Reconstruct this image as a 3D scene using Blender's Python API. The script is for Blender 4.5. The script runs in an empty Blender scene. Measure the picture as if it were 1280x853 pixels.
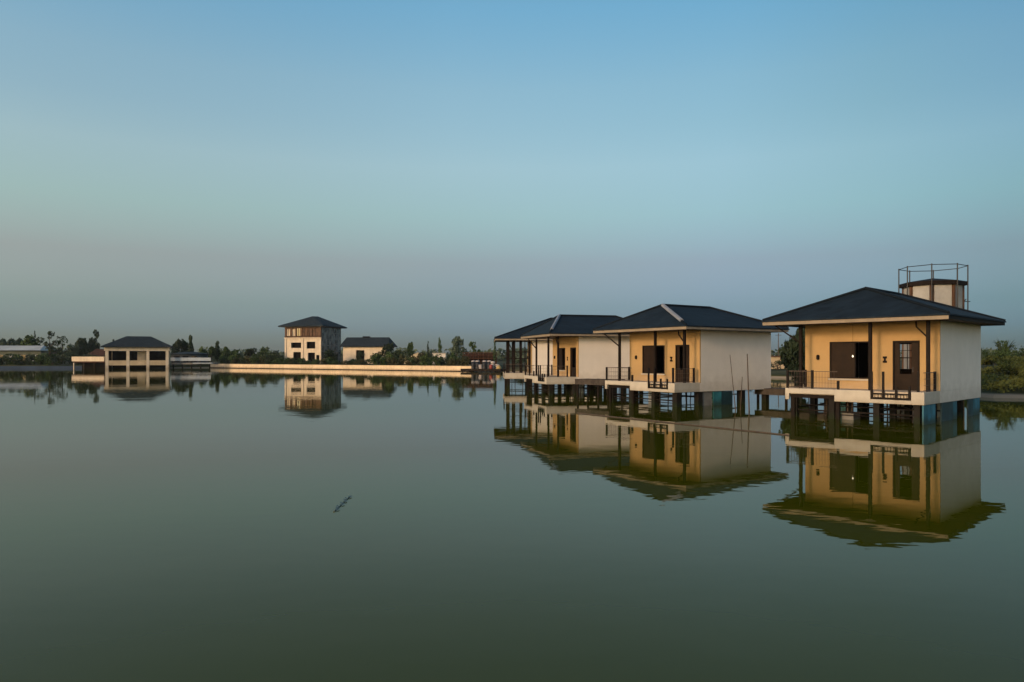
import bpy, math, random
import numpy as np
from mathutils import Vector, Matrix

random.seed(7)
rng = np.random.default_rng(7)
R = math.radians
S = bpy.context.scene
COL = S.collection

# ------------------------------------------------------------------ basics
F_PX, HX, HY, CAM_H = 872.0, 640.0, 447.0, 3.0      # focal length, principal point of the survey, eye height


def X(px, Y):
    return (px - HX) / F_PX * Y


def Z(py, Y):
    return CAM_H - (py - HY) / F_PX * Y


def tag(o, label=None, cat=None, group=None, kind=None):
    if label: o['label'] = label
    if cat: o['category'] = cat
    if group: o['group'] = group
    if kind: o['kind'] = kind
    return o


def empty(name, loc, rz=0.0, label=None, cat=None, group=None):
    o = bpy.data.objects.new(name, None)
    COL.objects.link(o)
    o.location = loc
    o.rotation_euler = (0, 0, rz)
    o.empty_display_size = 0.3
    return tag(o, label, cat, group)


class MB:
    """collects boxes, bars and polygons and links them as one mesh object"""

    def __init__(self):
        self.v, self.f = [], []

    def poly(self, pts):
        n = len(self.v)
        self.v += [tuple(p) for p in pts]
        self.f.append(tuple(range(n, n + len(pts))))
        return self

    def mesh(self, vs, fs):
        n = len(self.v)
        self.v += [tuple(p) for p in vs]
        self.f += [tuple(i + n for i in f) for f in fs]
        return self

    def box(self, x0, x1, y0, y1, z0, z1):
        vs = [(x, y, z) for z in (z0, z1) for y in (y0, y1) for x in (x0, x1)]
        fs = [(0, 2, 3, 1), (4, 5, 7, 6), (0, 1, 5, 4), (1, 3, 7, 5), (3, 2, 6, 7), (2, 0, 4, 6)]
        return self.mesh(vs, fs)

    def bar(self, a, b, r, n=6, r2=None):
        a, b = Vector(a), Vector(b)
        d = (b - a).normalized()
        u = d.orthogonal().normalized()
        w = d.cross(u)
        r2 = r if r2 is None else r2
        vs = []
        for p, rr in ((a, r), (b, r2)):
            for k in range(n):
                t = 2 * math.pi * (k + .5) / n
                vs.append(p + u * rr * math.cos(t) + w * rr * math.sin(t))
        fs = [(k, (k + 1) % n, n + (k + 1) % n, n + k) for k in range(n)]
        fs += [tuple(range(n - 1, -1, -1)), tuple(range(n, 2 * n))]
        return self.mesh(vs, fs)

    def beam(self, a, b, w, h):
        """square section beam from a to b, w wide, h high (centred)"""
        a, b = Vector(a), Vector(b)
        d = (b - a).normalized()
        up = Vector((0, 0, 1))
        if abs(d.z) > .95: up = Vector((0, 1, 0))
        s = d.cross(up).normalized() * w / 2
        t = s.cross(d).normalized() * h / 2
        vs = [p + i * s + j * t for p in (a, b) for i, j in ((-1, -1), (1, -1), (1, 1), (-1, 1))]
        fs = [(0, 1, 2, 3), (7, 6, 5, 4), (0, 4, 5, 1), (1, 5, 6, 2), (2, 6, 7, 3), (3, 7, 4, 0)]
        return self.mesh(vs, fs)

    def disc(self, c, r, h, n=16, rtop=None):
        return self.bar(c, (c[0], c[1], c[2] + h), r, n, rtop)

    def lathe(self, c, prof, n=16):
        vs, fs = [], []
        for r, z in prof:
            for k in range(n):
                t = 2 * math.pi * k / n
                vs.append((c[0] + r * math.cos(t), c[1] + r * math.sin(t), c[2] + z))
        for i in range(len(prof) - 1):
            for k in range(n):
                fs.append((i * n + k, i * n + (k + 1) % n, (i + 1) * n + (k + 1) % n, (i + 1) * n + k))
        fs.append(tuple(range(n - 1, -1, -1)))
        m = (len(prof) - 1) * n
        fs.append(tuple(range(m, m + n)))
        return self.mesh(vs, fs)

    def build(self, name, mat, parent=None, smooth=False, bevel=0.0):
        me = bpy.data.meshes.new(name)
        me.from_pydata(self.v, [], self.f)
        me.validate()
        me.update()
        o = bpy.data.objects.new(name, me)
        COL.objects.link(o)
        me.materials.append(mat)
        if smooth:
            for p in me.polygons: p.use_smooth = True
        if parent: o.parent = parent
        if bevel:
            b = o.modifiers.new('bevel', 'BEVEL')
            b.width = bevel
            b.segments = 1
            b.limit_method = 'ANGLE'
        return o


def wall_cells(mb, axis, p0, p1, u0, u1, z0, z1, holes):
    """a wall slab with rectangular openings; axis 'x' = slab spans p0..p1 in x and u0..u1 in y"""
    us = sorted({u0, u1} | {h[0] for h in holes} | {h[1] for h in holes})
    zs = sorted({z0, z1} | {h[2] for h in holes} | {h[3] for h in holes})
    nu, nz = len(us) - 1, len(zs) - 1
    solid = [[True] * nz for _ in range(nu)]
    for i in range(nu):
        for j in range(nz):
            cu, cz = (us[i] + us[i + 1]) / 2, (zs[j] + zs[j + 1]) / 2
            for h in holes:
                if h[0] < cu < h[1] and h[2] < cz < h[3]: solid[i][j] = False

    def P(p, u, z):
        return (p, u, z) if axis == 'x' else (u, p, z)

    def S_(i, j):
        return 0 <= i < nu and 0 <= j < nz and solid[i][j]
    for i in range(nu):
        for j in range(nz):
            if not solid[i][j]: continue
            a, b, c, d = us[i], us[i + 1], zs[j], zs[j + 1]
            mb.poly([P(p0, a, c), P(p0, a, d), P(p0, b, d), P(p0, b, c)])
            mb.poly([P(p1, a, c), P(p1, b, c), P(p1, b, d), P(p1, a, d)])
            if not S_(i - 1, j): mb.poly([P(p0, a, c), P(p1, a, c), P(p1, a, d), P(p0, a, d)])
            if not S_(i + 1, j): mb.poly([P(p0, b, c), P(p0, b, d), P(p1, b, d), P(p1, b, c)])
            if not S_(i, j - 1): mb.poly([P(p0, a, c), P(p0, b, c), P(p1, b, c), P(p1, a, c)])
            if not S_(i, j + 1): mb.poly([P(p0, a, d), P(p1, a, d), P(p1, b, d), P(p0, b, d)])
    return mb


# ------------------------------------------------------------------ materials
def new_mat(name):
    m = bpy.data.materials.new(name)
    m.use_nodes = True
    nt = m.node_tree
    b = nt.nodes['Principled BSDF']
    return m, nt, b


def mat(name, col, rough=.7, var=.12, scale=1.5, bump=0.0, bscale=20.0, spec=.3, streak=0.0, col2=None, metal=0.0, tide_bounce=None):
    m, nt, b = new_mat(name)
    N, L = nt.nodes, nt.links
    b.inputs['Roughness'].default_value = rough
    b.inputs['Specular IOR Level'].default_value = spec
    b.inputs['Metallic'].default_value = metal
    tc = N.new('ShaderNodeTexCoord')
    noi = N.new('ShaderNodeTexNoise')
    noi.inputs['Scale'].default_value = scale
    noi.inputs['Detail'].default_value = 6
    noi.inputs['Roughness'].default_value = .65
    L.new(tc.outputs['Object'], noi.inputs['Vector'])
    ramp = N.new('ShaderNodeValToRGB')
    c2 = col2 or tuple(max(0, c * (1 - 2 * var)) for c in col)
    ramp.color_ramp.elements[0].position = .32
    ramp.color_ramp.elements[0].color = (*c2, 1)
    ramp.color_ramp.elements[1].position = .68
    ramp.color_ramp.elements[1].color = (*[min(1, c * (1 + var * .5)) for c in col], 1)
    L.new(noi.outputs['Fac'], ramp.inputs['Fac'])
    out = ramp.outputs['Color']
    if streak:
        mp = N.new('ShaderNodeMapping')
        mp.inputs['Scale'].default_value = (1.3, 1.3, .22)
        L.new(tc.outputs['Object'], mp.inputs['Vector'])
        n2 = N.new('ShaderNodeTexNoise')
        n2.inputs['Scale'].default_value = 1.6
        n2.inputs['Detail'].default_value = 7
        n2.inputs['Distortion'].default_value = .6
        L.new(mp.outputs['Vector'], n2.inputs['Vector'])
        r2 = N.new('ShaderNodeValToRGB')
        r2.color_ramp.elements[0].position = .25
        r2.color_ramp.elements[0].color = (1 - streak, 1 - streak, 1 - streak * 1.15, 1)
        r2.color_ramp.elements[1].position = .62
        r2.color_ramp.elements[1].color = (1, 1, 1, 1)
        L.new(n2.outputs['Fac'], r2.inputs['Fac'])
        mx = N.new('ShaderNodeMix')
        mx.data_type = 'RGBA'
        mx.blend_type = 'MULTIPLY'
        mx.inputs[0].default_value = 1
        L.new(out, mx.inputs[6])
        L.new(r2.outputs['Color'], mx.inputs[7])
        out = mx.outputs[2]
    if tide_bounce:                                   # dirt, damp and algae up to a wavering line; on yellow walls painted bounce light
        z1, z2, tcol, amt = tide_bounce
        geo = N.new('ShaderNodeNewGeometry')
        sp = N.new('ShaderNodeSeparateXYZ')
        L.new(geo.outputs['Position'], sp.inputs[0])
        n4 = N.new('ShaderNodeTexNoise'); n4.inputs['Scale'].default_value = 2.2; n4.inputs['Detail'].default_value = 6
        L.new(geo.outputs['Position'], n4.inputs['Vector'])
        zz = N.new('ShaderNodeMath'); zz.operation = 'MULTIPLY_ADD'; zz.inputs[1].default_value = -1.6 * (z2 - z1)
        L.new(n4.outputs['Fac'], zz.inputs[0]); L.new(sp.outputs['Z'], zz.inputs[2])
        mr = N.new('ShaderNodeMapRange')
        mr.inputs['From Min'].default_value = z1 - .8 * (z2 - z1); mr.inputs['From Max'].default_value = z2 - .8 * (z2 - z1)
        mr.inputs['To Min'].default_value = amt; mr.inputs['To Max'].default_value = 0
        L.new(zz.outputs[0], mr.inputs['Value'])
        mt = N.new('ShaderNodeMix'); mt.data_type = 'RGBA'
        L.new(mr.outputs[0], mt.inputs[0])
        L.new(out, mt.inputs[6])
        mt.inputs[7].default_value = (*tcol, 1)
        out = mt.outputs[2]
    L.new(out, b.inputs['Base Color'])
    if bump:
        n3 = N.new('ShaderNodeTexNoise')
        n3.inputs['Scale'].default_value = bscale
        n3.inputs['Detail'].default_value = 4
        L.new(tc.outputs['Object'], n3.inputs['Vector'])
        bp = N.new('ShaderNodeBump')
        bp.inputs['Strength'].default_value = bump
        bp.inputs['Distance'].default_value = .02
        L.new(n3.outputs['Fac'], bp.inputs['Height'])
        L.new(bp.outputs['Normal'], b.inputs['Normal'])
    return m


def roof_mat(name, col, courses=6.0):
    """tiles in courses: sawtooth over height plus tone per course patch"""
    m, nt, b = new_mat(name)
    N, L = nt.nodes, nt.links
    b.inputs['Roughness'].default_value = .8
    b.inputs['Specular IOR Level'].default_value = .12
    tc = N.new('ShaderNodeTexCoord')
    sep = N.new('ShaderNodeSeparateXYZ')
    L.new(tc.outputs['Object'], sep.inputs[0])
    mul = N.new('ShaderNodeMath'); mul.operation = 'MULTIPLY'
    mul.inputs[1].default_value = courses
    L.new(sep.outputs['Z'], mul.inputs[0])
    fr = N.new('ShaderNodeMath'); fr.operation = 'FRACT'
    L.new(mul.outputs[0], fr.inputs[0])
    fl = N.new('ShaderNodeMath'); fl.operation = 'FLOOR'
    L.new(mul.outputs[0], fl.inputs[0])
    # tile joints along the course
    ad = N.new('ShaderNodeMath'); ad.operation = 'ADD'
    L.new(sep.outputs['X'], ad.inputs[0]); L.new(sep.outputs['Y'], ad.inputs[1])
    m3 = N.new('ShaderNodeMath'); m3.operation = 'MULTIPLY'; m3.inputs[1].default_value = 3.1
    L.new(ad.outputs[0], m3.inputs[0])
    f3 = N.new('ShaderNodeMath'); f3.operation = 'FLOOR'
    L.new(m3.outputs[0], f3.inputs[0])
    cmb = N.new('ShaderNodeCombineXYZ')
    L.new(fl.outputs[0], cmb.inputs[0]); L.new(f3.outputs[0], cmb.inputs[1])
    wn = N.new('ShaderNodeTexWhiteNoise'); wn.noise_dimensions = '3D'
    L.new(cmb.outputs[0], wn.inputs['Vector'])
    big = N.new('ShaderNodeTexNoise'); big.inputs['Scale'].default_value = .9; big.inputs['Detail'].default_value = 5
    L.new(tc.outputs['Object'], big.inputs['Vector'])
    s = N.new('ShaderNodeMath'); s.operation = 'MULTIPLY_ADD'; s.inputs[1].default_value = .45
    L.new(wn.outputs['Value'], s.inputs[0]); L.new(big.outputs['Fac'], s.inputs[2])
    ramp = N.new('ShaderNodeValToRGB')
    ramp.color_ramp.elements[0].position = .35
    ramp.color_ramp.elements[0].color = (*[c * .7 for c in col], 1)
    ramp.color_ramp.elements[1].position = 1.0
    ramp.color_ramp.elements[1].color = (*[c * 1.35 for c in col], 1)
    L.new(s.outputs[0], ramp.inputs['Fac'])
    L.new(ramp.outputs['Color'], b.inputs['Base Color'])
    bp = N.new('ShaderNodeBump')
    bp.invert = True
    bp.inputs['Strength'].default_value = .6
    bp.inputs['Distance'].default_value = .06
    L.new(fr.outputs[0], bp.inputs['Height'])
    L.new(bp.outputs['Normal'], b.inputs['Normal'])
    return m


def leaf_mat(name, ca, cb, scale=.6):
    m, nt, b = new_mat(name)
    N, L = nt.nodes, nt.links
    b.inputs['Roughness'].default_value = .75
    b.inputs['Specular IOR Level'].default_value = .15
    tc = N.new('ShaderNodeTexCoord')
    n = N.new('ShaderNodeTexNoise'); n.inputs['Scale'].default_value = scale; n.inputs['Detail'].default_value = 4
    oi = N.new('ShaderNodeObjectInfo')
    L.new(tc.outputs['Object'], n.inputs['Vector'])
    a = N.new('ShaderNodeMath'); a.operation = 'MULTIPLY_ADD'; a.inputs[1].default_value = .3
    L.new(oi.outputs['Random'], a.inputs[0]); L.new(n.outputs['Fac'], a.inputs[2])
    ramp = N.new('ShaderNodeValToRGB')
    ramp.color_ramp.elements[0].position = .42
    ramp.color_ramp.elements[0].color = (*ca, 1)
    ramp.color_ramp.elements[1].position = .82
    ramp.color_ramp.elements[1].color = (*cb, 1)
    L.new(a.outputs[0], ramp.inputs['Fac'])
    L.new(ramp.outputs['Color'], b.inputs['Base Color'])
    return m


M = {}
M['white'] = mat('white_plaster', (.69, .63, .56), .85, .05, .5, .15, 30, streak=.025, tide_bounce=(.95, 1.9, (.40, .35, .29), .55))
M['fascia'] = mat('white_fascia', (.455, .41, .34), .8, .06, 1.2, .1, 30, streak=.1, tide_bounce=(.86, 1.15, (.27, .22, .16), .5))
M['yellow'] = mat('yellow_plaster', (.415, .268, .118), .85, .07, .8, .15, 30, streak=.04, tide_bounce=(1.4, 1.9, (.42, .30, .19), .65))  # paler wall foot is bounced light put into the colour
M['cream'] = mat('cream_plaster', (.62, .51, .38), .85, .1, .6, .1, 20, streak=.12, tide_bounce=(.2, 1.0, (.25, .19, .13), .6))
M['tan'] = mat('tan_plaster', (.5, .38, .24), .9, .15, .4)
M['roof'] = roof_mat('slate_roof', (.009, .016, .024))
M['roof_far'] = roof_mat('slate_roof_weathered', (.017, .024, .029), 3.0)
M['roof_brown'] = roof_mat('brown_roof', (.045, .022, .016), 4.0)
M['cap'] = mat('dark_ridge', (.007, .011, .016), .8, spec=.1)
M['cap_grey'] = mat('grey_ridge', (.22, .23, .26), .6)
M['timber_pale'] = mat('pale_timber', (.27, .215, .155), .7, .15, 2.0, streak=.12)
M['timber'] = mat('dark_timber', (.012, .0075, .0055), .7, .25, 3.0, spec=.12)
M['brown'] = mat('brown_timber', (.12, .06, .032), .7, .3, 1.2, streak=.25)
M['rail'] = mat('rail_steel', (.011, .0075, .006), .6, .2, 4.0, spec=.12)
M['wire'] = mat('rail_mesh', (.09, .065, .05), .6, .2, 4.0)
M['panel'] = mat('brown_panel', (.020, .011, .006), .6, .2, 2.0, spec=.12)
M['shade_fill'] = mat('dark_shade_fill', (.008, .006, .005), .9, .2, 1.0, spec=.05)  # near-black stands in for the shade in rooms and open bays
M['concrete'] = mat('grey_concrete', (.2, .19, .175), .9, .2, 1.0, .2, 15, streak=.2)
M['concrete_dark'] = mat('wet_concrete', (.017, .014, .012), .7, .25, 1.5, .2, 12, streak=.25, spec=.12, tide_bounce=(.1, .4, (.012, .018, .007), .85))
M['concrete_pale'] = mat('pale_concrete', (.34, .33, .31), .9, .15, .8, .2, 15, streak=.2)
M['balcony'] = mat('balcony_bounce', (.50, .42, .32), .8, .12, 1.5)  # pale tone made up to bounce light onto the front wall
M['planks'] = mat('weathered_planks', (.062, .050, .041), .85, .3, 2.5, .3, 10)
M['blue'] = mat('blue_paint', (.042, .19, .27), .6, .25, 1.2, streak=.5, tide_bounce=(.1, .4, (.02, .035, .018), .8))
M['teal'] = mat('teal_paint', (.03, .19, .23), .5, .2, 1.5, streak=.25, tide_bounce=(.1, .4, (.02, .035, .018), .8))
M['teal_dark'] = mat('dark_teal', (.012, .05, .066), .5, .25, 1.5, streak=.4)
M['bamboo'] = mat('bamboo', (.075, .052, .038), .7, .2, 3.0)
M['steel'] = mat('scaffold_steel', (.018, .018, .020), .5, .2, 3.0)
M['rust'] = mat('rusty_frame', (.075, .028, .015), .8, .3, 1.0)
M['rust_dark'] = mat('dark_rust', (.035, .016, .010), .85, .35, 1.5, streak=.4)
M['pale_blue'] = mat('pale_parapet', (.34, .38, .42), .8, .1, .6)
M['edging_shade'] = mat('edging_shade_blue', (.035, .048, .068), .55, .25, .25)  # dark blue-grey carries the strip's shade and reflected sky
M['shed'] = mat('shed_roof', (.36, .37, .36), .6, .12, .3)
M['shed_wall'] = mat('shed_wall', (.075, .09, .07), .8, .2, .4)
M['bark'] = mat('bark', (.07, .05, .035), .9, .2, 3.0)
M['sand'] = mat('sand', (.42, .31, .18), .95, .15, .5, .3, 3)
M['wall_stone'] = mat('lake_wall_concrete', (.72, .56, .38), .85, .12, .25, .2, 6, streak=.16, tide_bounce=(.1, .55, (.22, .16, .10), .7))
M['drum'] = mat('dark_drum', (.02, .02, .024), .5, .2, 2.0)
M['sack'] = mat('white_sack', (.42, .37, .35), .9, .1, 2.0)
M['red'] = mat('red_plastic', (.22, .035, .03), .5, .1, 2.0)
M['ochre'] = mat('ochre_tarp', (.42, .30, .13), .9, .2, 2.0)
M['leaf_dark'] = leaf_mat('leaf_dark', (.014, .024, .012), (.036, .054, .024))
M['leaf_mid'] = leaf_mat('leaf_mid', (.020, .040, .013), (.058, .090, .028))
M['leaf_pale'] = leaf_mat('leaf_pale', (.035, .055, .036), (.08, .105, .065))  # paler green, with the haze on far trees put into the colour
M['leaf_olive'] = leaf_mat('leaf_olive', (.030, .034, .014), (.085, .078, .034))
M['grass'] = leaf_mat('grass_blades', (.030, .040, .009), (.085, .095, .022), .3)


def glass_mat():
    m, nt, b = new_mat('dark_glass')
    b.inputs['Base Color'].default_value = (.012, .012, .014, 1)
    b.inputs['Roughness'].default_value = .08
    b.inputs['Specular IOR Level'].default_value = .5
    return m


M['glass'] = glass_mat()


def curtain_glass():
    m, nt, b = new_mat('tower_glass')
    N, L = nt.nodes, nt.links
    tc = N.new('ShaderNodeTexCoord')
    n = N.new('ShaderNodeTexNoise'); n.inputs['Scale'].default_value = .6; n.inputs['Detail'].default_value = 3
    L.new(tc.outputs['Object'], n.inputs['Vector'])
    r = N.new('ShaderNodeValToRGB')
    r.color_ramp.elements[0].position = .4; r.color_ramp.elements[0].color = (.018, .020, .022, 1)
    r.color_ramp.elements[1].position = .60; r.color_ramp.elements[1].color = (.20, .20, .19, 1)
    L.new(n.outputs['Fac'], r.inputs['Fac'])
    L.new(r.outputs['Color'], b.inputs['Base Color'])
    b.inputs['Roughness'].default_value = .12
    return m


M['tower_glass'] = curtain_glass()


def glint_mat():
    m, nt, b = new_mat('glint_glow')
    b.inputs['Base Color'].default_value = (.8, .78, .7, 1)
    b.inputs['Emission Color'].default_value = (1, .86, .62, 1)
    b.inputs['Emission Strength'].default_value = 1.1  # glow added to paint a small white glint
    return m


M['glint_white'] = glint_mat()


def water_mat():
    m, nt, b = new_mat('lake_water')
    N, L = nt.nodes, nt.links
    b.inputs['Base Color'].default_value = (.047, .050, .001, 1)
    b.inputs['Roughness'].default_value = .015
    b.inputs['IOR'].default_value = 1.19
    b.inputs['Specular Tint'].default_value = (1, .75, .15, 1)
    b.inputs['Specular IOR Level'].default_value = .5
    geo = N.new('ShaderNodeNewGeometry')
    prev = None
    for sc, dist, asp in ((1.3, .0020, 1.7), (.16, .008, 1.4)):
        mp = N.new('ShaderNodeMapping')
        mp.inputs['Scale'].default_value = (sc, sc * asp, sc)
        mp.inputs['Rotation'].default_value = (0, 0, R(11))
        L.new(geo.outputs['Position'], mp.inputs['Vector'])
        n = N.new('ShaderNodeTexNoise')
        n.inputs['Scale'].default_value = 1
        n.inputs['Detail'].default_value = 2
        n.inputs['Roughness'].default_value = .45
        L.new(mp.outputs['Vector'], n.inputs['Vector'])
        bp = N.new('ShaderNodeBump')
        bp.inputs['Strength'].default_value = 1
        bp.inputs['Distance'].default_value = dist
        L.new(n.outputs['Fac'], bp.inputs['Height'])
        if prev: L.new(prev, bp.inputs['Normal'])
        prev = bp.outputs['Normal']
    L.new(prev, b.inputs['Normal'])
    return m


M['water'] = water_mat()


def ground_mat():
    m, nt, b = new_mat('bank_ground')
    N, L = nt.nodes, nt.links
    geo = N.new('ShaderNodeNewGeometry')
    n = N.new('ShaderNodeTexNoise'); n.inputs['Scale'].default_value = .12; n.inputs['Detail'].default_value = 8
    L.new(geo.outputs['Position'], n.inputs['Vector'])
    r = N.new('ShaderNodeValToRGB')
    r.color_ramp.elements[0].position = .38; r.color_ramp.elements[0].color = (.022, .028, .010, 1)
    r.color_ramp.elements[1].position = .66; r.color_ramp.elements[1].color = (.075, .07, .032, 1)
    L.new(n.outputs['Fac'], r.inputs['Fac'])
    sp = N.new('ShaderNodeSeparateXYZ')
    L.new(geo.outputs['Position'], sp.inputs[0])
    zz = N.new('ShaderNodeMath'); zz.operation = 'MULTIPLY_ADD'; zz.inputs[1].default_value = .35
    L.new(n.outputs['Fac'], zz.inputs[0]); L.new(sp.outputs['Z'], zz.inputs[2])
    mr = N.new('ShaderNodeMapRange')
    mr.inputs['From Min'].default_value = .36; mr.inputs['From Max'].default_value = .46
    L.new(zz.outputs[0], mr.inputs['Value'])
    mm = N.new('ShaderNodeMix'); mm.data_type = 'RGBA'
    L.new(mr.outputs[0], mm.inputs[0])
    mm.inputs[6].default_value = (.20, .17, .13, 1)
    L.new(r.outputs['Color'], mm.inputs[7])
    L.new(mm.outputs[2], b.inputs['Base Color'])
    b.inputs['Roughness'].default_value = .95
    b.inputs['Specular IOR Level'].default_value = .1
    return m


M['ground'] = ground_mat()

# ------------------------------------------------------------------ camera
cam = bpy.data.cameras.new('camera')
co = bpy.data.objects.new('camera', cam)
COL.objects.link(co)
co.location = (0, 0, CAM_H)
co.rotation_euler = (R(90), 0, 0)
cam.sensor_width = 36
cam.lens = F_PX / 1280 * 36
cam.shift_y = (HY - 426.5) / 1280
cam.clip_end = 12000
S.camera = co

# ------------------------------------------------------------------ light
SUN_EL = 13.0
SUN_AZ = math.atan2(-.725, -.689)           # measured from +Y towards +X
to_sun = Vector((math.sin(SUN_AZ) * math.cos(R(SUN_EL)), math.cos(SUN_AZ) * math.cos(R(SUN_EL)), math.sin(R(SUN_EL))))
sd = bpy.data.lights.new('sun', 'SUN')
sd.energy = 1.6
sd.color = (1.0, .66, .39)
sd.angle = R(9.0)
so = bpy.data.objects.new('sun', sd)
COL.objects.link(so)
so.rotation_euler = (-to_sun).to_track_quat('-Z', 'Y').to_euler()
so.location = (-60, -40, 60)

w = bpy.data.worlds.new('World')
S.world = w
w.use_nodes = True
wn, wl = w.node_tree.nodes, w.node_tree.links
bg = wn['Background']
sky = wn.new('ShaderNodeTexSky')
sky.sky_type = 'NISHITA'
sky.sun_disc = False
sky.sun_elevation = R(SUN_EL)
sky.sun_rotation = SUN_AZ
sky.altitude = 0
sky.air_density = 1.0
sky.dust_density = 1.0
sky.ozone_density = 1.0
tc = wn.new('ShaderNodeTexCoord')
sep = wn.new('ShaderNodeSeparateXYZ')
wl.new(tc.outputs['Generated'], sep.inputs[0])


def world_ramp(stops, sock):
    """colour ramp over a direction component, values stored at a quarter"""
    rp = wn.new('ShaderNodeValToRGB')
    el = rp.color_ramp.elements
    for e, (p, c) in zip((el[0], el[1]), (stops[0], stops[-1])):
        e.position, e.color = p, (*[v / 4 for v in c], 1)
    for p, c in stops[1:-1]:
        e = el.new(p)
        e.color = (*[v / 4 for v in c], 1)
    wl.new(sock, rp.inputs['Fac'])
    return rp.outputs['Color']


def world_mul(a, b_, k=1.0):
    m1 = wn.new('ShaderNodeVectorMath'); m1.operation = 'MULTIPLY'
    wl.new(a, m1.inputs[0]); wl.new(b_, m1.inputs[1])
    m2 = wn.new('ShaderNodeVectorMath'); m2.operation = 'SCALE'
    wl.new(m1.outputs[0], m2.inputs[0])
    m2.inputs['Scale'].default_value = k
    return m2.outputs[0]


def world_math(op, a, b_, c=None, clamp=False):
    m = wn.new('ShaderNodeMath'); m.operation = op; m.use_clamp = clamp
    for i, v in enumerate((a, b_, c)):
        if v is None: continue
        if isinstance(v, (int, float)): m.inputs[i].default_value = v
        else: wl.new(v, m.inputs[i])
    return m.outputs[0]


def world_mix(f, a, b_):
    m = wn.new('ShaderNodeMix'); m.data_type = 'RGBA'
    wl.new(f, m.inputs[0])
    for sk, v in ((m.inputs[6], a), (m.inputs[7], b_)):
        if isinstance(v, tuple): sk.default_value = (*v, 1)
        else: wl.new(v, sk)
    return m.outputs[2]


# dusk haze opposite the sun: dull mauve low down, clear pale blue above; the open sky behind stays bright
BY_HEIGHT = [(0.0, (.18, .26, .46)), (.04, (.20, .27, .47)), (.071, (.25, .30, .41)), (.133, (.44, .41, .43)), (.198, (.65, .68, .59)), (.261, (.86, .87, .75)),
             (.359, (.88, 1.0, .9)), (.447, (.73, 1.06, 1.05)), (1.0, (.6, .9, .95))]
SIDE_LOW = [(0.0, (1.5, 1.36, 1.18)), (.21, (1.45, 1.33, 1.17)), (.46, (1, 1, 1)), (.64, (.82, .86, .96)), (.73, (.70, .78, .85)), (.79, (.58, .67, .70)), (1.0, (.55, .64, .68))]
SIDE_HIGH = [(0.0, (1.16, 1.12, 1.12)), (.22, (1.14, 1.11, 1.11)), (.46, (1, 1, 1)), (.64, (.76, .82, .84)), (.72, (.60, .68, .70)), (.785, (.48, .58, .65)), (1.0, (.45, .56, .62))]
BACK = (1.05, 1.03, 1.0)
ax = world_math('MULTIPLY_ADD', sep.outputs['X'], .5, .5)
hi = world_math('MULTIPLY_ADD', sep.outputs['Z'], 4.5, -.4, True)
ahead = world_math('MULTIPLY_ADD', sep.outputs['Y'], 1.8, .35, True)
by_height = world_ramp(BY_HEIGHT, sep.outputs['Z'])
by_side = world_mix(hi, world_ramp(SIDE_LOW, ax), world_ramp(SIDE_HIGH, ax))
front = world_mul(by_height, by_side, 4)
c1 = world_mix(ahead, tuple(v / 4 for v in BACK), front)
c2 = world_mul(sky.outputs['Color'], c1, 4)
wl.new(c2, bg.inputs['Color'])
bg.inputs['Strength'].default_value = .15

S.view_settings.view_transform = 'Standard'
S.view_settings.look = 'None'
S.view_settings.gamma = 1
S.view_settings.exposure = .5
S.view_settings.use_curve_mapping = False

# ------------------------------------------------------------------ water and land
water = MB()
water.poly([(-5000, -5000, 0), (5000, -5000, 0), (5000, 5000, 0), (-5000, 5000, 0)])
tag(water.build('water', M['water']), kind='structure')

DEF, WALL, RIGHT = (.45, .9, 1.15), (1.0, 1.05, 1.2), (.22, .75, 2.5)
SHORE = [(-60, -8, DEF), (-180, -2, DEF), (-235, 80, DEF), (-215, 160, DEF), (-165, 187, DEF), (-137, 188.5, DEF), (-118, 191, DEF),
         (-100, 197, DEF), (-87, 201.6, WALL), (-67.2, 188.3, WALL), (-47.5, 175.1, WALL), (-27.7, 161.8, WALL), (-8, 148.6, WALL),
         (0, 143, DEF), (14, 131, DEF), (30, 114, DEF), (41, 98, DEF), (44, 82, RIGHT), (38, 67, RIGHT), (34.5, 57, RIGHT), (35.5, 51.5, RIGHT),
         (42, 49.5, RIGHT), (60, 45, RIGHT), (92, 30, RIGHT), (108, 0, RIGHT), (60, -8, DEF), (0, -4, (.6, 1.1, 1.3))]
pts = np.array([(a, b) for a, b, _ in SHORE], float)
nP = len(pts)
nxt, prv = np.roll(pts, -1, 0), np.roll(pts, 1, 0)
tng = nxt - prv
nor = np.stack([-tng[:, 1], tng[:, 0]], 1)
nor /= np.linalg.norm(nor, axis=1)[:, None]
cen = np.array([0, 95.0])
if np.sum(pts[:, 0] * nxt[:, 1] - pts[:, 1] * nxt[:, 0]) > 0:
    nor *= -1
rings = []
for off, zi in ((-2.5, -1.2), (0, -.06), (.5, 'a'), (4, 'b'), (20, 'c')):
    ring = []
    for i in range(nP):
        p = pts[i] + nor[i] * off
        z = zi if not isinstance(zi, str) else SHORE[i][2]['abc'.index(zi)]
        ring.append((p[0], p[1], z))
    rings.append(ring)
for dist in (300, 4500):
    ring = []
    for i in range(nP):
        d = pts[i] - cen
        d = d / np.linalg.norm(d)
        p = cen + d * max(dist, np.linalg.norm(pts[i] - cen) + 60)
        ring.append((p[0], p[1], 1.3))
    rings.append(ring)
land = MB()
allv = [v for r in rings for v in r]
fs = []
for k in range(len(rings) - 1):
    for i in range(nP):
        j = (i + 1) % nP
        fs.append((k * nP + i, k * nP + j, (k + 1) * nP + j, (k + 1) * nP + i))
land.mesh(allv, fs)
tag(land.build('ground', M['ground']), kind='structure')

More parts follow.
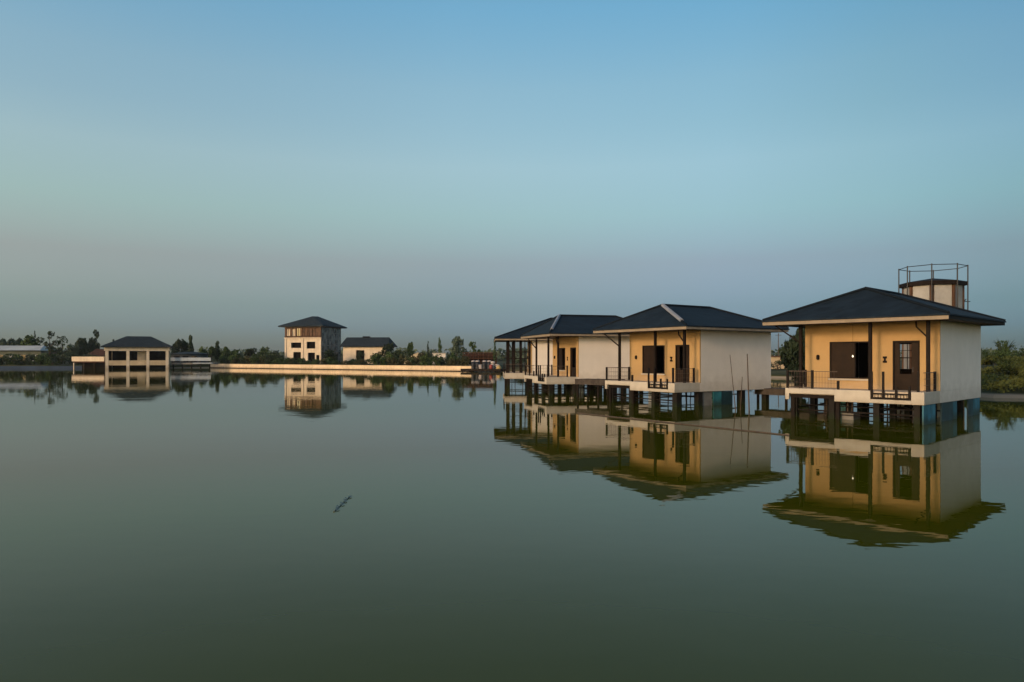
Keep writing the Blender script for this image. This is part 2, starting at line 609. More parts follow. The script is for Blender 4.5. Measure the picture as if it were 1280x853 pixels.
# ------------------------------------------------------------------ foliage
def leaf_mesh(name, P, size, material, flat=.0, tri=False):
    """many small leaf-clump quads at points P"""
    n = len(P)
    d1 = rng.normal(size=(n, 3))
    d1[:, 2] *= (1 - flat)
    d1 /= np.linalg.norm(d1, axis=1)[:, None]
    d2 = np.cross(d1, rng.normal(size=(n, 3)))
    d2 /= np.linalg.norm(d2, axis=1)[:, None]
    s = (size * rng.uniform(.55, 1.3, n))[:, None] if np.isscalar(size) else size[:, None]
    k = rng.uniform(.35, .75, n)[:, None]
    V = np.stack([P - d1 * s, P + d2 * s * k, P + d1 * s, P - d2 * s * k], 1).reshape(-1, 3)
    me = bpy.data.meshes.new(name)
    me.vertices.add(4 * n)
    me.vertices.foreach_set('co', V.astype(np.float32).ravel())
    me.loops.add(4 * n)
    me.loops.foreach_set('vertex_index', np.arange(4 * n, dtype=np.int32))
    me.polygons.add(n)
    me.polygons.foreach_set('loop_start', np.arange(0, 4 * n, 4, dtype=np.int32))
    me.update(calc_edges=True)
    me.materials.append(material)
    return me


def blob_points(blobs, n):
    vols = np.array([b[3] * b[4] * b[5] for b in blobs]) ** .8
    idx = rng.choice(len(blobs), n, p=vols / vols.sum())
    B = np.array(blobs)[idx]
    d = rng.normal(size=(n, 3))
    d /= np.linalg.norm(d, axis=1)[:, None]
    r = rng.uniform(.25, 1.0, n) ** .45
    r *= 1 + rng.normal(0, .06, n)
    return B[:, :3] + d * B[:, 3:] * r[:, None]


def crown_blobs(kind, seed):
    """crowns in a unit box: height 0..1, radius about .5"""
    r = random.Random(seed)
    out = []
    if kind == 'round':
        for k in range(11):
            a, q = r.uniform(0, 6.28), r.uniform(.05, .32)
            z = r.uniform(.35, .84)
            s = r.uniform(.12, .22)
            out.append((q * math.cos(a), q * math.sin(a), z, s, s, s * .8))
    elif kind == 'tall':
        for k in range(10):
            z = .28 + .66 * k / 9
            q = r.uniform(0, .22) * (1.15 - z)
            a = r.uniform(0, 6.28)
            s = r.uniform(.16, .26) * (1.25 - .7 * z)
            out.append((q * math.cos(a), q * math.sin(a), z, s, s, .1))
    elif kind == 'twin':
        for k in range(5):
            a = r.uniform(0, 6.28)
            out.append((-.22 + .1 * math.cos(a), .1 * math.sin(a), r.uniform(.3, .62), .2, .2, .13))
        for k in range(6):
            a = r.uniform(0, 6.28)
            out.append((.2 + .1 * math.cos(a), .1 * math.sin(a), r.uniform(.35, .93), .15, .16, .1))
    elif kind == 'sparse':
        for k in range(18):
            a, q = r.uniform(0, 6.28), r.uniform(.0, .46)
            z = r.uniform(.18, .92) - .25 * q
            s = r.uniform(.06, .14)
            out.append((q * math.cos(a), q * math.sin(a), z + .1, s, s, s * .8))
    elif kind == 'bush':
        for k in range(14):
            a, q = r.uniform(0, 6.28), r.uniform(0, .38)
            s = r.uniform(.14, .24)
            z = r.uniform(.1, .82 - .5 * q)
            out.append((q * math.cos(a), q * math.sin(a), z, s, s, s * .85))
    elif kind == 'wide':
        for k in range(16):
            a, q = r.uniform(0, 6.28), r.uniform(0, .44)
            s = r.uniform(.10, .2)
            z = r.uniform(.08, .78 - .55 * q)
            out.append((q * math.cos(a), q * math.sin(a), z, s, s, s * 1.2))
    return out


CROWNS = {}


def crown_mesh(kind, seed, matname, n, leaf):
    key = (kind, seed, matname, n, leaf)
    if key not in CROWNS:
        CROWNS[key] = leaf_mesh('crown', blob_points(crown_blobs(kind, seed), n), leaf, M[matname])
    return CROWNS[key]


TRUNKS = {}


def trunk_mesh(kind, seed):
    key = (kind, seed)
    if key not in TRUNKS:
        r = random.Random(seed + 50)
        mb = MB()
        top = {'round': .6, 'tall': .85, 'twin': .5, 'sparse': .7, 'bush': .45, 'wide': .4}[kind]
        mb.bar((0, 0, -.08), (0, 0, top * .55), .035, 7, .024)
        mb.bar((0, 0, top * .55), (.02, .01, top), .024, 6, .008)
        for b in crown_blobs(kind, seed)[::2]:
            z0 = min(b[2] * .6, top * .8)
            mb.bar((0, 0, z0), (b[0], b[1], b[2]), .014, 5, .004)
        me = bpy.data.meshes.new('trunk')
        me.from_pydata(mb.v, [], mb.f)
        me.update()
        me.materials.append(M['bark'])
        TRUNKS[key] = me
    return TRUNKS[key]


def tree(name, x, y, z, width, height, kind, seed, matname, label, cat='tree', group=None, n=1300, leaf=.055, rz=None):
    e = empty(name, (x, y, z), random.uniform(0, 6.28) if rz is None else rz, label, cat, group)
    e.scale = (width, width, height)
    for nm, me in (('trunk', trunk_mesh(kind, seed)), ('crown', crown_mesh(kind, seed, matname, n, leaf))):
        o = bpy.data.objects.new(nm, me)
        COL.objects.link(o)
        o.parent = e
    return e


def tree_px(px, ytop, wpx, Y, kind, seed, matname, label, name='tree', cat='tree', group=None, base=1.2, **k):
    """a tree Y metres away whose crown spans wpx survey pixels and tops out at ytop"""
    return tree(name, X(px, Y), Y, base, wpx / F_PX * Y * 1.06, Z(ytop, Y) - base, kind, seed, matname, label, cat, group, **k)


# beyond the sheds and pavilion
G = 'trees along the far bank'
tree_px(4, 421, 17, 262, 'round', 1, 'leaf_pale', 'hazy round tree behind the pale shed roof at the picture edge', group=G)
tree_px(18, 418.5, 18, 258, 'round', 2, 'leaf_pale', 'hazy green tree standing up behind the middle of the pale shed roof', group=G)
tree_px(36, 417.5, 27, 235, 'round', 3, 'leaf_mid', 'full round green tree behind the end of the pale shed', group=G, n=900)
tree_px(43.5, 413, 6, 236, 'tall', 4, 'leaf_dark', 'thin dark tree tip rising above the round tree by the shed', group=G, n=300)
tree_px(62, 417, 33, 199, 'sparse', 5, 'leaf_dark', 'straggly open tree with bare upright branches on the bank beside the shed', group=G, n=1000, leaf=.035, rz=.4)
tree_px(78, 421, 22, 201, 'sparse', 15, 'leaf_mid', 'thin leaning branchy tree next to the straggly one', group=G, n=500, leaf=.035)
tree_px(91, 429, 16, 225, 'round', 6, 'leaf_pale', 'small low pale tree between the straggly tree and the twin crowned tree', group=G)
tree_px(103, 418.5, 19, 228, 'round', 7, 'leaf_dark', 'dark broad tree behind the brown roof beside the pavilion', group=G)
tree_px(117, 411, 15, 230, 'twin', 8, 'leaf_dark', 'tallest dark tree just before the pavilion roof with a knobbly top', group=G, rz=.3)
tree_px(144, 421, 10, 240, 'round', 9, 'leaf_dark', 'dark tree peeping over the slope of the pavilion roof', group=G)
tree_px(222, 422, 19, 226, 'round', 10, 'leaf_dark', 'dark tree directly beside the pavilion roof, first of its cluster', group=G)
tree_px(231, 422.5, 15, 229, 'round', 1, 'leaf_dark', 'dark tree in the middle of the cluster beside the pavilion', group=G)
tree_px(238.5, 420.5, 14, 224, 'tall', 11, 'leaf_dark', 'dark tree with the highest top of the cluster beside the pavilion', group=G)
tree_px(253, 433, 18, 220, 'bush', 12, 'leaf_mid', 'low green tree sloping down from the pavilion cluster', group=G)
tree_px(264, 430, 13, 221, 'round', 2, 'leaf_mid', 'green round tree above the start of the pale lake wall', group=G)
tree_px(272, 427.5, 13, 223, 'tall', 13, 'leaf_dark', 'pointed green tree above the start of the pale lake wall', group=G)
tree_px(283, 433, 16, 222, 'round', 3, 'leaf_mid', 'rounded low tree behind the lake wall past the pointed tree', group=G)
tree_px(295, 433, 20, 221, 'bush', 14, 'leaf_mid', 'wide low tree behind the lake wall halfway to the three-storey building', group=G)
tree_px(313, 434, 17, 222, 'round', 6, 'leaf_dark', 'dark low tree behind the lake wall nearer the three-storey building', group=G)
tree_px(329, 433, 17, 219, 'bush', 12, 'leaf_mid', 'rounded bushy tree one short of the three-storey building', group=G)
tree_px(345, 436, 18, 205, 'bush', 15, 'leaf_dark', 'dark bushy tree touching the pale corner of the three-storey building', group=G)
# by the three-storey building
tree_px(366, 447, 12, 197, 'bush', 12, 'leaf_mid', 'small shrub under the arched openings of the three-storey building', 'shrub', 'shrub', base=1.1, group='shrubs behind the lake wall')
tree_px(412, 436, 27, 197, 'bush', 16, 'leaf_dark', 'dark dense bush below the glazed side of the three-storey building', 'bush', 'bush', base=1.1, n=1000)
tree_px(450, 437, 13, 203, 'round', 10, 'leaf_dark', 'dark little tree in front of the long low house wall', base=1.1)
tree_px(473, 441, 10, 202, 'bush', 14, 'leaf_dark', 'small dark bush by the end of the long low house', 'bush', 'bush', base=1.1)
tree_px(486, 426, 26, 196, 'bush', 17, 'leaf_dark', 'big dark bushy tree at the roof end of the long low house', base=1.1, n=1100)
tree_px(500, 432, 26, 192, 'wide', 18, 'leaf_dark', 'broad dark bush sloping down towards the sand heap', 'bush', 'bush', base=1.1, n=1000)
tree_px(513, 425.5, 11, 199, 'round', 1, 'leaf_mid', 'small green tree poking up behind the sand heap', base=1.1)
tree_px(527, 440, 18, 182, 'bush', 12, 'leaf_olive', 'olive bush below the sand heap behind the lake wall', 'bush', 'bush', base=1.1)
tree_px(535, 428, 7, 205, 'tall', 13, 'leaf_dark', 'thin dark tree above the small white hut', base=1.1, n=350)
tree_px(549.5, 423, 10, 204, 'tall', 4, 'leaf_mid', 'slim upright tree behind the small white hut', base=1.1, n=450)
tree_px(571, 418.5, 21, 190, 'round', 19, 'leaf_pale', 'tall pale green round tree before the rusty frame', base=1.1, n=1000)
tree_px(563, 441, 27, 172, 'bush', 14, 'leaf_dark', 'dark rounded bush at the foot of the pale round tree', 'bush', 'bush', base=1.1, n=900)
tree_px(592, 427.5, 17, 180, 'sparse', 20, 'leaf_mid', 'ragged palm-like green tree above the rusty frame', base=1.1, n=700)
tree_px(582, 433, 15, 183, 'bush', 15, 'leaf_dark', 'dark bush between the pale round tree and the ragged tree', 'bush', 'bush', base=1.1)
tree_px(618.5, 422.5, 8, 150, 'tall', 21, 'leaf_mid', 'slim tree beside the eave of the farthest lake villa', base=1.1, n=400)
# behind and beside the lake villas
tree(name='tree', x=25.1, y=60.6, z=.3, width=3.4, height=6.3, kind='bush', seed=22, matname='leaf_dark',
     label='tall dark tree in the gap between the two nearest lake villas', cat='tree', n=5200, leaf=.05)
SPIKY = tree(name='tree', x=X(1255, 76), y=76, z=2.3, width=3.0, height=3.2, kind='bush', seed=23, matname='leaf_mid',
     label='bushy tree with spiky fronds on the grassy bank beside the nearest villa', cat='tree', n=2400, leaf=.035)
fr = MB()
for k in range(26):
    a, lean = random.uniform(0, 6.28), random.uniform(.25, 1.0)
    L_ = random.uniform(.38, .62)
    p0 = Vector((.06 * math.cos(a), .06 * math.sin(a), .35))
    prev, wd = p0, .035
    side = Vector((-math.sin(a), math.cos(a), 0))
    for q in range(1, 6):
        u = q / 5
        nx = p0 + Vector((math.cos(a) * lean * L_ * u, math.sin(a) * lean * L_ * u, L_ * (1.15 * u - .55 * lean * u * u)))
        w2 = .035 * (1 - u) + .004
        fr.poly([prev - side * wd, prev + side * wd, nx + side * w2, nx - side * w2])
        prev, wd = nx, w2
fo = fr.build('fronds', M['leaf_pale'], SPIKY)
for px, yt, wp, Y, sd_ in ((1232, 436, 20, 82, 12), (1243, 434, 15, 80, 14), (1276, 429, 22, 80, 15), (1296, 432, 30, 84, 16)):
    tree_px(px, yt, wp, Y, 'bush', sd_, 'leaf_mid', {1232: 'low shrub on the bank right against the nearest villa wall', 1243: 'low shrub just before the spiky fronded tree on the bank',
            1276: 'shrub past the spiky fronded tree on the bank', 1296: 'wide shrub on the bank beyond the spiky fronded tree'}[px], 'shrub', 'shrub', 'shrubs on the grassy bank', base=2.2, n=900, leaf=.04)


# hedge of shrubs behind the lake wall
def along(a, b, t):
    return (a[0] + (b[0] - a[0]) * t, a[1] + (b[1] - a[1]) * t)


for k in range(54):
    t = (k + .5) / 54
    p = along((-85.5, 203.6), (-10, 153), t)
    h = random.uniform(2.2, 3.8) if t < .28 or t > .66 else random.uniform(1.4, 2.5)
    tree('shrub', p[0] + random.uniform(-1, 1), p[1] + random.uniform(0, 2.5), 1.0, random.uniform(2.8, 4.4), h, 'wide', 30 + k % 4,
         random.choice(['leaf_mid', 'leaf_olive', 'leaf_dark', 'leaf_mid']), 'shrub in the hedge growing right behind the pale lake wall', 'shrub', 'hedge shrubs behind the lake wall', n=700, leaf=.06)
for k in range(22):
    t = (k + .5) / 22
    p = along((-152, 193), (-108, 198), t)
    tree('shrub', p[0] + random.uniform(-1, 1), p[1] + random.uniform(0, 4), .9, random.uniform(5, 8), random.uniform(2.6, 4.4), 'wide', 30 + k % 4,
         random.choice(['leaf_dark', 'leaf_dark', 'leaf_mid']), 'dark shrub on the bank between the shed and the pavilion', 'shrub', 'dark bank shrubs before the shed', n=600, leaf=.05)
for k in range(9):
    t = (k + .5) / 9
    p = along((0, 150), (46, 108), t)
    tree('shrub', p[0] + random.uniform(-1, 1), p[1] + random.uniform(0, 4), 1.0, random.uniform(3.5, 5), random.uniform(1.6, 2.6), 'wide', 30 + k % 4,
         random.choice(['leaf_dark', 'leaf_mid']), 'shrub on the far bank seen in gaps between the lake villas', 'shrub', 'shrubs behind the villas', n=500, leaf=.05)

# far woods as one mass
blobs = []
for k in range(260):
    px = random.uniform(-60, 1340)
    Y = random.uniform(290, 420)
    h = random.uniform(3.2, 6.8)
    blobs.append((X(px, Y), Y, 1 + h * .45, random.uniform(4, 9), 4, h * .55))
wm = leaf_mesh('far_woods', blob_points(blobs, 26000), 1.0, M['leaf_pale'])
fw = bpy.data.objects.new('far_woods', wm)
COL.objects.link(fw)
tag(fw, 'low hazy band of distant woods along the horizon', 'woods', kind='stuff')

# grass on the near bank beside the first villa
gp = []
for _ in range(42000):
    i = random.choice([17, 18, 19, 20, 20, 21, 21, 22, 22])
    t = random.random()
    a, b = SHORE[i], SHORE[i + 1]
    o = (random.random() ** .8) * 24 + 1.3
    na, nb = nor[i], nor[i + 1]
    x = a[0] + (b[0] - a[0]) * t + (na[0] * (1 - t) + nb[0] * t) * o
    y = a[1] + (b[1] - a[1]) * t + (na[1] * (1 - t) + nb[1] * t) * o
    z = .22 + (.75 - .22) * (o - .5) / 3.5 if o < 4 else .75 + (2.5 - .75) * min(1, (o - 4) / 16)
    hump = .35 * math.sin(x * .9 + 1.3 * math.sin(y * .5)) * math.sin(y * .8)
    gp.append((x, y, z + max(-.15, hump) + random.uniform(-.05, .28)))
gm = leaf_mesh('grass', np.array(gp), .17, M['grass'], flat=-.9)
go = bpy.data.objects.new('grass', gm)
COL.objects.link(go)
tag(go, 'thick tangled green grass covering the bank', 'grass', kind='stuff')

# ------------------------------------------------------------------ lake villas
def hip_roof(mb, x0, x1, y0, y1, ze, ra, rb, zr, th=.07):
    """hip roof over a rectangle with ridge ra-rb"""
    e = [(x0, y0, ze), (x1, y0, ze), (x1, y1, ze), (x0, y1, ze)]
    b = [(p[0], p[1], ze - th) for p in e]
    a, c = (*ra, zr), (*rb, zr)
    vs = e + b + [a, c]
    if abs(ra[0] - rb[0]) >= abs(ra[1] - rb[1]):      # ridge along x, ra at the x0 end
        fs = [(0, 1, 9, 8), (2, 3, 8, 9), (3, 0, 8), (1, 2, 9)]
    else:                                               # ridge along y, ra at the y0 end
        fs = [(0, 1, 8), (1, 2, 9, 8), (2, 3, 9), (3, 0, 8, 9)]
    fs += [(4, 7, 6, 5)] + [(i, i + 4, (i + 1) % 4 + 4, (i + 1) % 4) for i in range(4)]
    return mb.mesh(vs, fs)


def villa(P0, theta, label, b=2.2, D=9.1, W=6.35, roof=None, grey_cap=False, side_dark=False, blue=False, teal=False, door=(.84, 2.02), glint=False, seed=1):
    rr = random.Random(seed)
    t = empty('lake_villa', (P0[0], P0[1], 0), theta, label, 'house', 'villas standing in the lake')
    zf, zb, zw = 1.45, .88, 4.72
    # floor slab, a little behind the fascia
    MB().box(b + .11, D - .02, .16, W - .2, 1.16, 1.42).build('floor_slab', M['concrete'], t)
    MB().box(.14, b + .1, .14, W - .12, 1.16, 1.42).build('balcony_floor', M['balcony'], t)  # unseen floor, made pale to brighten the wall above it
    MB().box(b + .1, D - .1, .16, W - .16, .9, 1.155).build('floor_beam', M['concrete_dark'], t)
    fa = MB()
    fa.box(0, .13, 0, .53, zb, zf).box(0, .13, .53, 2.25, zb, 1.06).box(0, .13, 2.25, 3.9, zb, zf)
    fa.box(0, .13, 3.9, W - .2, 1.19, zf).box(0, .13, W - .2, W, zb, zf)
    fa.box(.13, b, 0, .13, zb, zf)
    fa.box(.13, b, W - .13, W, 1.0, zf)
    fa.build('deck_fascia', M['fascia'], t, bevel=.012)
    # dark trimmer round the opening under the thin stretch of deck
    tr = MB()
    tr.box(.16, .3, 3.72, 3.9, -.6, 1.15).box(.16, .3, W - .42, W - .22, -.6, 1.15).box(.16, .34, 3.9, W - .42, .98, 1.15)
    tr.build('trimmer_frame', M['timber'], t)
    # recessed step with its low rail
    st = MB().box(.14, .62, .56, 2.22, 1.0, 1.1).build('landing_step', M['timber'], t)
    sr = MB()
    for y in (.6, 1.15, 1.7, 2.2): sr.box(-.02, .06, y - .045, y + .045, 1.07, zf + (.9 if y in (1.7, 2.2) else .25))
    sr.box(-.01, .05, .64, 2.16, 1.3, 1.36).box(-.01, .05, .64, 2.16, 1.09, 1.15)
    for k in range(11): sr.box(.012, .028, .7 + k * .135, .72 + k * .135, 1.15, 1.3)
    sr.build('step_rail', M['rail'], st)
    # walls
    win = (2.97, 5.03, 1.93, 3.8)
    fw_ = MB()
    wall_cells(fw_, 'x', b, b + .1, .003, W - .043, 1.425, zw, [win, (door[0], door[1], 1.425, 3.8)])
    fw_.build('front_wall', M['yellow'], t)
    sw = MB()
    sw.box(b + .101, D, 0, .15, 1.425, zw).box(b + .001, D, 0, .15, zb, 1.424)
    sw.build('side_wall', M['white'], t, bevel=.01)
    sw2 = MB().box(b + .101, D, W - .185, W - .04, 1.18, zw)
    sw2.build('side_wall', M['white'], t)
    bw = MB()
    bwin = (3.1, 4.1, 2.35, 3.75)
    wall_cells(bw, 'x', D - .16, D - .002, .152, W - .19, 1.425, zw, [bwin])
    bw.build('back_wall', M['white'], t)
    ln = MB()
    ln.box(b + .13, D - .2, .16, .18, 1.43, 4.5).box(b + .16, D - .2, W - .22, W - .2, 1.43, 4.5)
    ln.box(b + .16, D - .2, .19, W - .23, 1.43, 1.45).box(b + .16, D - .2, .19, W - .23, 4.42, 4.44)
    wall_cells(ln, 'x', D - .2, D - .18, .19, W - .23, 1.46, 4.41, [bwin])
    ln.build('room_shade', M['shade_fill'], t)  # near-black sheets paint the rooms' shade behind the openings
    # back window frame
    bf = MB()
    bf.box(D - .12, D - .06, 3.1, 3.16, 2.35, 3.75).box(D - .12, D - .06, 4.04, 4.1, 2.35, 3.75)
    bf.box(D - .119, D - .061, 3.16, 4.04, 2.95, 3.0).box(D - .119, D - .061, 3.16, 4.04, 3.38, 3.41)
    bf.build('back_window', M['rail'], t)
    # front window
    wf = MB()
    y0, y1, z0, z1 = win
    wf.box(b - .02, b + .1, y0, y0 + .07, z0, z1).box(b - .02, b + .1, y1 - .07, y1, z0, z1)
    wf.box(b - .02, b + .1, y0 + .07, y1 - .07, z1 - .07, z1).box(b - .02, b + .1, y0 + .07, y1 - .07, z0, z0 + .06)
    ym = y0 + .78
    wf.box(b - .015, b + .095, ym, ym + .05, z0 + .06, z1 - .07)
    wfo = wf.build('window_frame', M['timber'], t)
    MB().box(b + .03, b + .055, ym + .05, y1 - .07, z0 + .06, z1 - .07).build('shutter', M['panel'], wfo)
    MB().box(b - .08, b - .001, y0 - .06, y1 + .06, z0 - .09, z0 - .01).build('window_sill', M['fascia'], t)
    # door
    d0, d1 = door
    df = MB()
    df.box(b - .02, b + .12, d0, d0 + .08, 1.43, 3.8).box(b - .02, b + .12, d1 - .08, d1, 1.43, 3.8).box(b - .02, b + .12, d0 + .08, d1 - .08, 3.7, 3.8)
    dfo = df.build('door_frame', M['timber'], t)
    dl = MB()
    dl.box(b + .04, b + .08, d0 + .08, d0 + .36, 1.44, 3.7)
    dl.box(b + .045, b + .085, d1 - .3, d1 - .08, 1.44, 3.7)
    dl.box(b + .043, b + .083, d0 + .36, d1 - .3, 1.44, 2.2)
    dlo = dl.build('door_leaf', M['panel'], dfo)
    MB().box(b + .01, b + .04, d0 + .29, d0 + .32, 2.3, 2.55).build('handle', M['steel'], dlo)
    # fittings on the wall
    MB().lathe((b - .05, 5.62, 2.88), [(.05, 0), (.08, .05), (.08, .2), (.05, .26)], 10).build('wall_lamp', M['timber'], t)
    pl = MB()
    pl.box(b - .05, b - .003, 2.28, 2.46, 2.95, 3.05).box(b - .04, b - .003, 2.33, 2.41, 2.84, 2.95).box(b - .05, b - .003, 2.28, 2.46, 2.74, 2.84)
    pl.build('meter_box', M['timber'], t)
    if glint:
        lm = MB().lathe((b - .14, 3.83, 3.0), [(.012, 0), (.034, .03), (.038, .06), (.024, .1), (.01, .12)], 12).build('glint_bead', M['glint_white'], t, smooth=True)  # glowing bead added for the white glint at the window
        MB().bar((b - .14, 3.83, 3.19), (b - .14, 3.83, 4.65), .006).build('glint_cord', M['timber'], lm)  # cord made up to hold the glint bead
    # posts carrying the eave
    for k, y in enumerate((.14, 2.62, 6.0)):
        MB().box(.94, 1.08, y - .07, y + .07, 1.42, 4.66).build('post', M['timber'], t)
    br = MB()
    br.beam((1.01, 6.02, 3.75), (.6, 7.15, 4.64), .07, .07)
    br.build('brace', M['timber'], t)
    br = MB()
    br.beam((1.01, .2, 3.95), (1.01, .62, 4.4), .06, .06).beam((1.01, .62, 4.4), (1.01, .64, 4.65), .06, .06)
    br.build('brace', M['timber'], t)
    # balcony rail
    for (x, y, h) in ((.09, 6.26, .9), (.09, 5.0, .92), (.09, 3.75, .42), (.2, .3, .92), (1.75, .08, .9), (b - .1, 6.26, .9)):
        MB().box(x - .05, x + .05, y - .05, y + .05, zf, zf + h).build('rail_post', M['rail'], t)
    def net(a, c, n, top=.86):
        rl = MB()
        ax, ay = a; bx, by = c
        rl.beam((ax, ay, zf + top), (bx, by, zf + top), .03, .03)
        rl.beam((ax, ay, zf + .06), (bx, by, zf + .06), .03, .03)
        for q in (.3, .58): rl.bar((ax, ay, zf + q), (bx, by, zf + q), .006, 4)
        for k in range(1, n):
            u = k / n
            rl.bar((ax + (bx - ax) * u, ay + (by - ay) * u, zf + .06), (ax + (bx - ax) * u, ay + (by - ay) * u, zf + top), .006, 4)
        rl.build('rail_mesh', M['wire'], t)
    net((.09, 6.2), (.09, 5.05), 8)
    net((.09, 4.95), (.09, 3.8), 8)
    net((.09, .06), (1.7, .06), 10)
    net((.09, 6.26), (b - .15, 6.26), 10)
    # roof
    rx0, rx1, ry0, ry1 = -.02, D + .55, -.95, W + 1.2
    ra, rb, zr = (2.3, 3.3), (6.9, 3.3), 6.42
    if roof: rx0, rx1, ry0, ry1, ra, rb, zr = roof
    ze = 4.9
    ro = hip_roof(MB(), rx0 - .05, rx1 + .05, ry0 - .05, ry1 + .05, ze, ra, rb, zr).build('roof', M['roof'], t)
    for k, (c, r_) in enumerate((((rx0, ry0), ra), ((rx0, ry1), ra), ((rx1, ry0), rb), ((rx1, ry1), rb))):
        p, q = Vector((*c, ze + .03)), Vector((*r_, zr + .03))
        MB().bar(p, p.lerp(q, .16) if grey_cap and k == 0 else q, .08, 6).build('hip_cap', M['cap'], ro)
    MB().bar((*ra, zr + .03), (*rb, zr + .03), .09, 6).build('ridge_cap', M['cap'], ro)
    if grey_cap:
        p, q = Vector((rx0, ry0, ze + .04)), Vector((*ra, zr + .04))
        o = MB().bar(p.lerp(q, .17), p.lerp(q, .97), .13, 6).build('hip_cap', M['cap_grey'], ro)
        tag(o, 'pale grey mortar strip on the hip')
    z0, z1 = 4.66, ze - .08
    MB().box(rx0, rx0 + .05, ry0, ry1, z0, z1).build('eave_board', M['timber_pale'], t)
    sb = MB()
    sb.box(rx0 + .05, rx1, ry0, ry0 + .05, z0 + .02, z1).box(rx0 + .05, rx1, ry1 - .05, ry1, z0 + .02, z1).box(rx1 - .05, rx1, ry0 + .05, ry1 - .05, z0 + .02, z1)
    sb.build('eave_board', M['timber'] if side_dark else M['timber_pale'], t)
    MB().box(rx0 + .06, rx1 - .06, ry0 + .06, ry1 - .06, z0 + .065, z0 + .09).build('soffit', M['brown'], t)
    if seed == 4:
        sf = MB()
        for x, w_ in ((.35, .17), (1.62, .13), (2.5, .1), (.95, .04), (2.05, .04)): sf.box(x - w_, x + w_, .2, .32, 1.43, 4.66)
        for z in (2.1, 2.85, 3.5): sf.box(.2, 2.6, .23, .29, z, z + .09)
        sf.build('screen_frame', M['timber'], t)
    # piles and under-floor clutter
    xs = (.42, 2.5, 4.6, 6.7, D - .3)
    ys = (.2, 2.1, 4.15, W - .35)
    for i, x in enumerate(xs):
        for j, y in enumerate(ys):
            r_ = .135
            if j == 0 and (blue or teal): continue
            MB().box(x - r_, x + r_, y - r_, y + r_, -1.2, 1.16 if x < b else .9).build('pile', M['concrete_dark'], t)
    if blue:
        for x in xs:
            MB().box(x - .15, x + .15, .25, .5, -1.2, .87).build('pile', M['concrete_dark'], t)
        for xa, xb, m_ in ((.06, 1.0, 'blue'), (1.02, 1.7, 'blue'), (2.6, 4.35, 'teal_dark'), (4.38, 5.0, 'blue'), (6.9, 7.8, 'teal_dark'), (7.82, 9.04, 'blue')):
            MB().box(xa, xb, .04, .1, -1.0, .865).build('formwork_board', M[m_], t)
        MB().box(5.0, 6.9, .9, 1.0, -.8, .87).build('infill_wall', M['tan'], t)
        MB().box(1.72, 2.58, .7, .8, -.8, .87).build('infill_wall', M['tan'], t)
    if teal:
        for x in (.42, 2.3, 6.3, D - .3):
            MB().box(x - .17, x + .17, .05, .4, -1.2, .87).build('pile', M['concrete_dark'], t)
        MB().box(3.5, 4.25, .06, .12, -.9, .86).build('formwork_board', M['teal'], t)
        MB().box(4.3, 5.35, .1, .16, -.9, .85).build('formwork_board', M['teal_dark'], t)
        MB().box(2.6, 3.4, .1, .18, -.9, .86).build('formwork_board', M['concrete'], t)
    for (x, ya, yb, m_) in {1: ((3.2, 4.25, 5.0, 'teal'), (3.3, 5.1, 5.5, 'concrete'), (5.6, 2.5, 3.3, 'pale_blue')), 2: ((3.0, 4.4, 5.3, 'pale_blue'), (5.2, .9, 1.7, 'pale_blue'), (6.4, 2.3, 3.6, 'concrete')),
                            3: ((4.0, 2.5, 3.4, 'pale_blue'),), 4: ()}[seed]:
        MB().box(x, x + .05, ya, yb, -.9, .87).build('formwork_board', M[m_], t)
    tb = MB()
    for y in (ys[1], ys[3]):
        tb.box(.3, D - .3, y - .035, y + .035, .44, .51)
    for x in (xs[0], xs[2]):
        tb.box(x - .035, x + .035, .42, W - .5, .33, .40)
    tb.build('tie_beam', M['timber'], t)
    for k in range(7):
        x, y = rr.uniform(.5, D - .6), rr.uniform(.6, W - .5)
        MB().bar((x, y, -1), (x + rr.uniform(-.25, .25), y + rr.uniform(-.25, .25), 1.15 if x < b - .2 else .9), .032, 6).build('prop', M['bamboo'], t)
    for k in range(12):
        x = rr.choice((.32, .55, .8, 2.9, 5.0))
        y = .55 + (W - 1.1) * (k + rr.uniform(.2, .8)) / 12
        MB().bar((x, y, -1), (x + rr.uniform(-.04, .04), y + rr.uniform(-.1, .1), 1.15 if x < b - .2 else .9), rr.uniform(.018, .035), 6).build('prop', M['timber'] if k % 3 else M['bamboo'], t)
    for x, z in ((.34, .62), (.34, .22), (2.92, .55)):
        MB().bar((x, .5, z), (x, W - .5, z + rr.uniform(-.06, .06)), .022, 6).build('scaffold_rail', M['timber'], t)
    if seed == 1:
        MB().box(.5, 1.3, 3.2, 3.75, -.3, .3).build('storage_box', M['concrete'], t)
    return t


villa((18.2, 30.8), R(42.9), 'nearest lake villa with yellow front, plain grey side wall and blue painted piles', side_dark=True, blue=True, glint=True, seed=1)
villa((9.73, 41.8), R(33), 'middle lake villa with teal boards under its floor and grey roof hip strip', grey_cap=True, teal=True, seed=2)
villa((2.71, 54.8), R(15), 'third lake villa, partly hidden by the middle one with the teal boards', b=2.6, D=9.4,
      roof=(-.02, 10.1, -.95, 7.4, (2.2, 3.3), (7.3, 3.3), 6.5), grey_cap=True, door=(.35, 1.7), seed=3)
villa((-.75, 69.0), R(2), 'farthest lake villa, mostly hidden, only its open balcony and pale corner showing', b=2.65, D=9.5,
      roof=(-.95, 10.2, -.95, 7.5, (4.9, 3.6), (7.5, 3.6), 7.05), seed=4)

